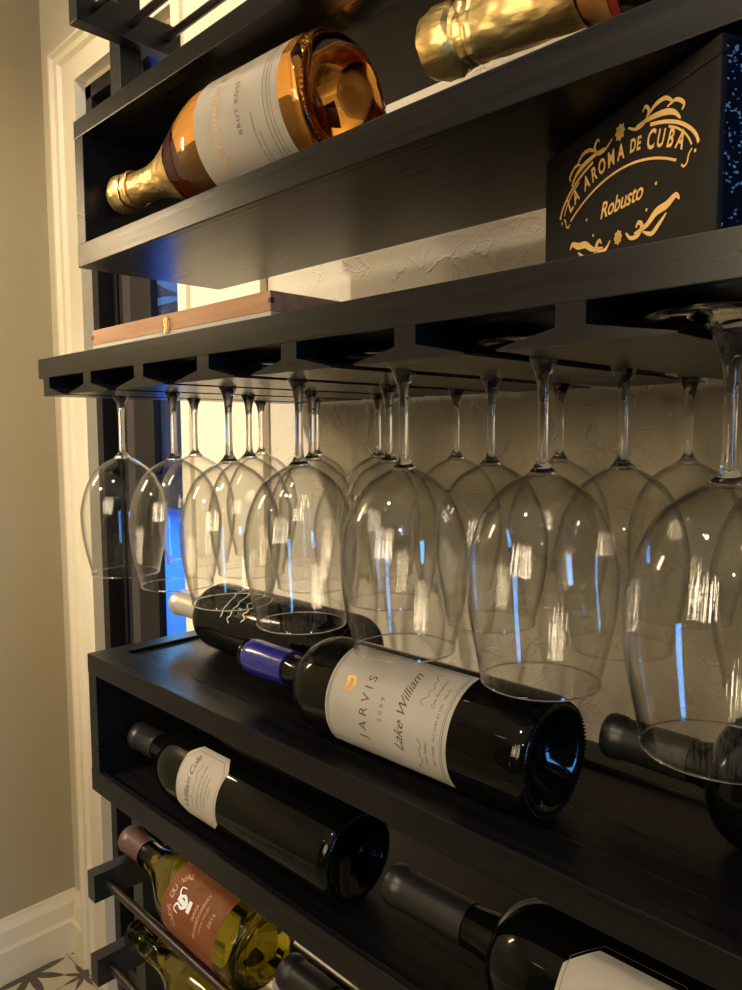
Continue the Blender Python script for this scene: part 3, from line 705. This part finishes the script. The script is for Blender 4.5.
# ------------------------------------------------------------------ black lettered cigar box
P2 = Vector((-.309, .4945, TZ)); ex = Vector((.185, -.109, 0)).normalized()
root = empty('cigar_box', P2, (0, 0, math.atan2(ex.y, ex.x))); tag(root, 'black lacquered box with gold ornate lettering at the right end of the glass shelf', 'box')
BW, BH, BD = .1845, .1012, .100
bm = bmesh.new(); box(bm, 0, BW, 0, BD, .0003, BH - .0100, .0008); finish('box_body', bm, M['lacquer'], root)
bm = bmesh.new(); box(bm, 0, BW, 0, BD, BH - .0098, BH, .0008); finish('lid', bm, M['lacquer'], root)
bm = bmesh.new(); box(bm, BW - .0001, BW + .0006, .003, BD - .003, .003, BH - .003); finish('side_glint_sheet', bm, M['glints'], root)  # sheet that carries the painted blue glints
bm = bmesh.new(); CX = .1135
def on_box(x, y): return (x * .85, -.0005, y * .85 - .0130)
def arcpt(cx, cy, R, deg): a = math.radians(deg); return (cx + R * math.sin(a), cy + R * math.cos(a))
ac = (CX, -.0525); RB = .1485
word = 'LA AROMA DE CUBA'; wid = {'M': 1.25, ' ': .5, 'L': .8, 'D': .95, 'E': .8, 'I': .4}
adv = [wid.get(c, 1.0) * (.72 if k in (9, 10) else 1) for k, c in enumerate(word)]; tot = sum(adv); pos = 0
for k, c in enumerate(word):
    t = (pos + adv[k] / 2) / tot; pos += adv[k]
    if c == ' ': continue
    deg = -28.5 + 57 * t; size = .0125 if k in (9, 10) else (.0155 if k not in (0, 12) else .0175)
    px, pz = arcpt(*ac, RB + .0056, deg); ro = -math.radians(deg)
    for dx in (0,): add_flat(bm, glyphs(c, size, bold=.0004), lambda x, y, ro=ro, px=px, pz=pz, dx=dx: on_box(px + (x * .78 + dx) * math.cos(ro) - y * math.sin(ro), pz + (x * .78 + dx) * math.sin(ro) + y * math.cos(ro)))
for dx in (0,): add_flat(bm, glyphs('Robusto', .0165, .30, .95, bold=.0002), lambda x, y: on_box(CX + .002 + x + dx, .0665 + y))
finish('gold_lettering', bm, M['gold_leaf'], root)
bm = bmesh.new()
def ribbon(pts, wd): add_flat(bm, stroke(smooth_curve(pts, 6), wd), on_box)
ribbon([arcpt(*ac, RB - .0060, d_) for d_ in range(-29, 30, 4)], .0017)                                  # lower arc
for s in (-1, 1):
    X = lambda x: CX + s * x
    ribbon([(X(.0860), .0780), (X(.0830), .0840), (X(.0765), .0905), (X(.0660), .0975), (X(.0520), .1035), (X(.0360), .1078)], .0024)
    ribbon([(X(.0795), .0790), (X(.0765), .0840), (X(.0715), .0895), (X(.0640), .0950), (X(.0560), .0990)], .0014)
    ribbon([(X(.0700), .0700), (X(.0725), .0680), (X(.0755), .0695), (X(.0770), .0740), (X(.0800), .0765)], .0014)
    # top crest scrolls
    ribbon([(X(.010), .1155), (X(.020), .1110), (X(.030), .1120), (X(.034), .1180), (X(.030), .1220), (X(.027), .1195)], lambda t: .0012 + .0016 * math.sin(PI * t))
    ribbon([(X(.020), .1125), (X(.036), .1120), (X(.050), .1100), (X(.061), .1060), (X(.068), .0995)], lambda t: .0014 + .0026 * math.sin(PI * t))
    ribbon([(X(.030), .1130), (X(.041), .1185), (X(.052), .1185), (X(.060), .1130)], lambda t: .0012 + .0019 * math.sin(PI * t))
    ribbon([(X(.054), .1120), (X(.063), .1130), (X(.071), .1075), (X(.069), .1040)], lambda t: .0010 + .0016 * math.sin(PI * t))
    # bottom scrolls
    ribbon([(X(.010), .0425), (X(.016), .0375), (X(.025), .0375), (X(.029), .0430), (X(.025), .0460), (X(.022), .0430)], lambda t: .0012 + .0024 * math.sin(PI * t))
    ribbon([(X(.020), .0395), (X(.034), .0415), (X(.045), .0475), (X(.056), .0490), (X(.065), .0525), (X(.069), .0490)], lambda t: .0012 + .0042 * math.sin(PI * t))
    ribbon([(X(.030), .0385), (X(.040), .0345), (X(.048), .0385), (X(.056), .0440)], lambda t: .0010 + .0026 * math.sin(PI * t))
    for cx_, cz_ in ((.044, .0665), (.0830, .0740), (.034, .0520)): ribbon([(X(cx_ - .0010), cz_), (X(cx_ + .0010), cz_)], .0020)
for cz_, q in ((.1165, .0062), (.0420, .0052)):                                                            # rosettes
    for a in range(4): 
        t = a * PI / 4; ribbon([(CX - q * math.cos(t), cz_ - q * math.sin(t)), (CX, cz_), (CX + q * math.cos(t), cz_ + q * math.sin(t))], lambda t: .0046 * math.sin(PI * t) + .0008)
o_ = finish('gold_ornament', bm, M['gold_leaf'], root)

# ------------------------------------------------------------------ lift everything so that the floor is at z = 0
for o in list(bpy.data.objects):
    if o.parent is None: o.matrix_basis = Matrix.Translation((0, 0, H)) @ o.matrix_basis
